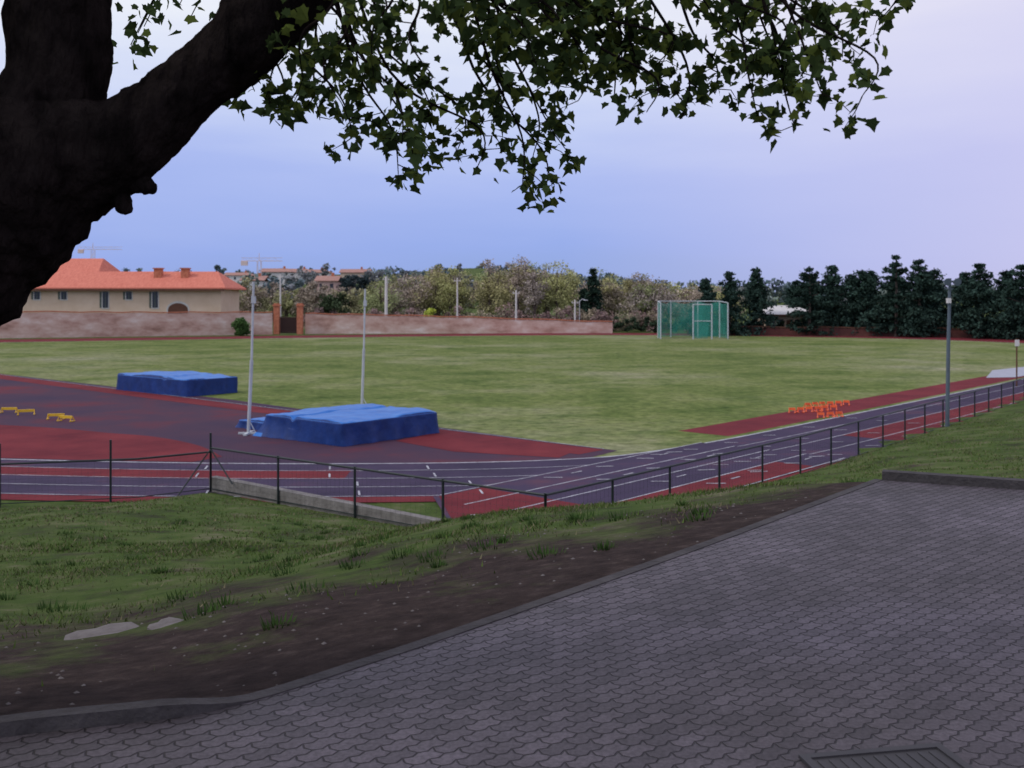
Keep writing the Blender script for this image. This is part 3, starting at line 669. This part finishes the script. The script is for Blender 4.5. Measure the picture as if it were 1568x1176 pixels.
for i,(ex,ez) in enumerate(ends):
    y=TY+random.uniform(-.35,.45); k=y/TY; ex*=k; ez=4.7+(ez-4.7)*k
    sx=ex-random.uniform(.15,.6); sz=max(6.15,ez+.5)+random.uniform(0,.2)
    if ex<-.7: sx=ex+random.uniform(.0,.25)
    mx_=(sx*.4+ex*.6+random.uniform(-.12,.12)); mz=ez+(sz-ez)*.42+random.uniform(-.03,.05)
    m2x=ex+random.uniform(-.09,.05); m2z=ez+(sz-ez)*.17
    S=spline([(sx,TY+.03,sz),(mx_,(y+TY)/2,mz),(m2x,y+random.uniform(-.05,.05),m2z),(ex,y,ez)],7)
    tw.tube([tuple(p) for p in S],list(np.linspace(.008,.0018,len(S))),5)
    n=random.randint(13,20)
    for j in range(n):
        t=1-random.random()**1.3*.8
        p=S[min(len(S)-1,int(t*(len(S)-1)))]+rng.normal(0,.03+.03*(1-t),3)
        LC.append(p); LS.append(random.uniform(.03,.056))
    for j in range(5):
        q=S[random.randint(7,len(S)-1)]; d_=Vector((random.uniform(-1,1),random.uniform(-.7,.7),random.uniform(-.6,.35))).normalized()*random.uniform(.06,.19)
        e2=q+np.array(d_); tw.tube([tuple(q),tuple(q*.5+e2*.5+rng.normal(0,.012,3)),tuple(e2)],[.0026,.002,.001],4)
        for _ in range(8): LC.append(e2-np.array(d_)*random.random()*.3+rng.normal(0,.022,3)); LS.append(random.uniform(.03,.056))
for i in range(9):
    x=random.uniform(-1.75,-1.4);z=random.uniform(5.75,6.2); yy=4.5
    tw.tube([(x+.2,yy,z+.4),(x,yy,z)],[.006,.002],4)
    for _ in range(9): LC.append(np.array([x,yy,z])+rng.normal(0,.06,3)); LS.append(random.uniform(.035,.06))
def leaves(C,S,col,name,par,tone=1):
    C=np.array(C);S=np.array(S);n=len(C)
    ax=rdir(n); ax[:,2]=-abs(ax[:,2])*.9-.1; ax/=np.linalg.norm(ax,axis=1)[:,None]
    sd=np.cross(ax,rdir(n)); sd/=np.linalg.norm(sd,axis=1)[:,None]; nn=np.cross(ax,sd)
    fold=rng.uniform(.1,.45,n)[:,None]
    curl=rng.uniform(-.3,.2,n)[:,None]
    def P(a,s): return C+(ax*a+sd*s+nn*(abs(s)*fold+a*a*curl))*S[:,None]
    b0=P(0,0);t=P(1.1,0)
    R=[P(-.02,.34),P(.3,.36),P(.42,.54),P(.66,.24)]; Lf=[P(-.02,-.34),P(.3,-.36),P(.42,-.54),P(.66,-.24)]
    V=np.concatenate([np.stack([b0,*R,t],1),np.stack([b0,t,*Lf[::-1]],1)],0).reshape(-1,3)
    c=np.array(col)*rng.uniform(.5,1.6,(n,1)); y_=rng.random(n)<.3; c[y_]*=np.array([2.0,1.7,1.1])
    c=np.concatenate([np.repeat(c,6,0)]*2,0)
    polycloud(name,V,6,M_tleaf,par,c)
leaves(LC,LS,(.055,.085,.03),"leaves",tree)
LC=[];LS=[]
for i in range(150):
    x=random.uniform(-5,3.5); y=random.uniform(-1.5,7.5); zmin=4.7+.36*max(y,0)+.8; z=random.uniform(max(6.3,zmin),max(6.3,zmin)+2.2)
    if ((x+.8)/4.5)**2+((y-3)/5)**2>1: continue
    tw.tube([(x-.3,y,z+.5),(x,y,z)],[.01,.004],4)
    for _ in range(20): LC.append(np.array([x,y,z])+rng.normal(0,.22,3)); LS.append(random.uniform(.1,.16))
leaves(LC,LS,(.05,.075,.025),"upper_leaves",tree)
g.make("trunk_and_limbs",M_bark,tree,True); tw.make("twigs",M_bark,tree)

# ------------------------------------------------------------------ sky & light
w=bpy.data.worlds.new("World"); scene.world=w; w.use_nodes=True; nt=w.node_tree; N=nt.nodes; L=nt.links
bg=N['Background']
el,az=math.radians(46),math.radians(-112)
sk=N.new('ShaderNodeTexSky'); sk.sky_type='NISHITA'; sk.sun_disc=False; sk.sun_elevation=el; sk.sun_rotation=az
tc=N.new('ShaderNodeTexCoord'); sp_=N.new('ShaderNodeSeparateXYZ'); L.new(tc.outputs['Generated'],sp_.inputs[0])
cl=N.new('ShaderNodeTexNoise'); cl.inputs['Scale'].default_value=2.2; cl.inputs['Detail'].default_value=5
mp=N.new('ShaderNodeMapping'); mp.inputs['Scale'].default_value=(1,1,6); L.new(tc.outputs['Generated'],mp.inputs[0]); L.new(mp.outputs[0],cl.inputs['Vector'])
zz=mth('ADD',sp_.outputs[2],mth('MULTIPLY',mth('SUBTRACT',cl.outputs['Fac'],.5),.13))
rp=ramp(N,[(0,(.28,.39,.76)),(.05,(.31,.42,.86)),(.13,(.42,.51,.91)),(.19,(.62,.69,.96)),(.26,(.88,.91,1.0)),(.5,(.80,.83,.95)),(1,(.66,.71,.87))])
L.new(zz,rp.inputs[0])
pk=N.new('ShaderNodeMapRange'); pk.inputs[1].default_value=.05; pk.inputs[2].default_value=.5; pk.inputs[4].default_value=.7; L.new(sp_.outputs[0],pk.inputs[0])
mxx=N.new('ShaderNodeMix'); mxx.data_type='RGBA'; L.new(pk.outputs[0],mxx.inputs[0]); L.new(rp.outputs[0],mxx.inputs[6]); mxx.inputs[7].default_value=(.70,.64,.9,1)
sc=N.new('ShaderNodeMix'); sc.data_type='RGBA'; sc.blend_type='MULTIPLY'; sc.inputs[0].default_value=1; L.new(sk.outputs[0],sc.inputs[6]); sc.inputs[7].default_value=(.1,.1,.1,1)
m2=N.new('ShaderNodeMix'); m2.data_type='RGBA'; m2.inputs[0].default_value=.92; L.new(sc.outputs[2],m2.inputs[6]); L.new(mxx.outputs[2],m2.inputs[7])
L.new(m2.outputs[2],bg.inputs[0]); bg.inputs[1].default_value=1.0
sun=bpy.data.lights.new("sun",'SUN'); sun.energy=1.1; sun.angle=math.radians(16); sun.color=(1,.94,.87)
so=bpy.data.objects.new("sun",sun); link(so)
dirv=Vector((math.sin(az)*math.cos(el),math.cos(az)*math.cos(el),math.sin(el)))
so.rotation_euler=dirv.to_track_quat('Z','Y').to_euler(); so.location=dirv*50
cam=bpy.data.cameras.new("camera"); co=bpy.data.objects.new("camera",cam); link(co)
co.location=(0,0,4.7); co.rotation_euler=(math.radians(90),0,0); cam.lens=35.36; cam.sensor_width=36; cam.shift_y=-(588-460)/1568
cam.dof.use_dof=True; cam.dof.focus_distance=6.0; cam.dof.aperture_fstop=4.0
cam.clip_start=.05; cam.clip_end=8000
scene.camera=co
scene.view_settings.view_transform='Standard'; scene.view_settings.look='None'; scene.view_settings.exposure=0
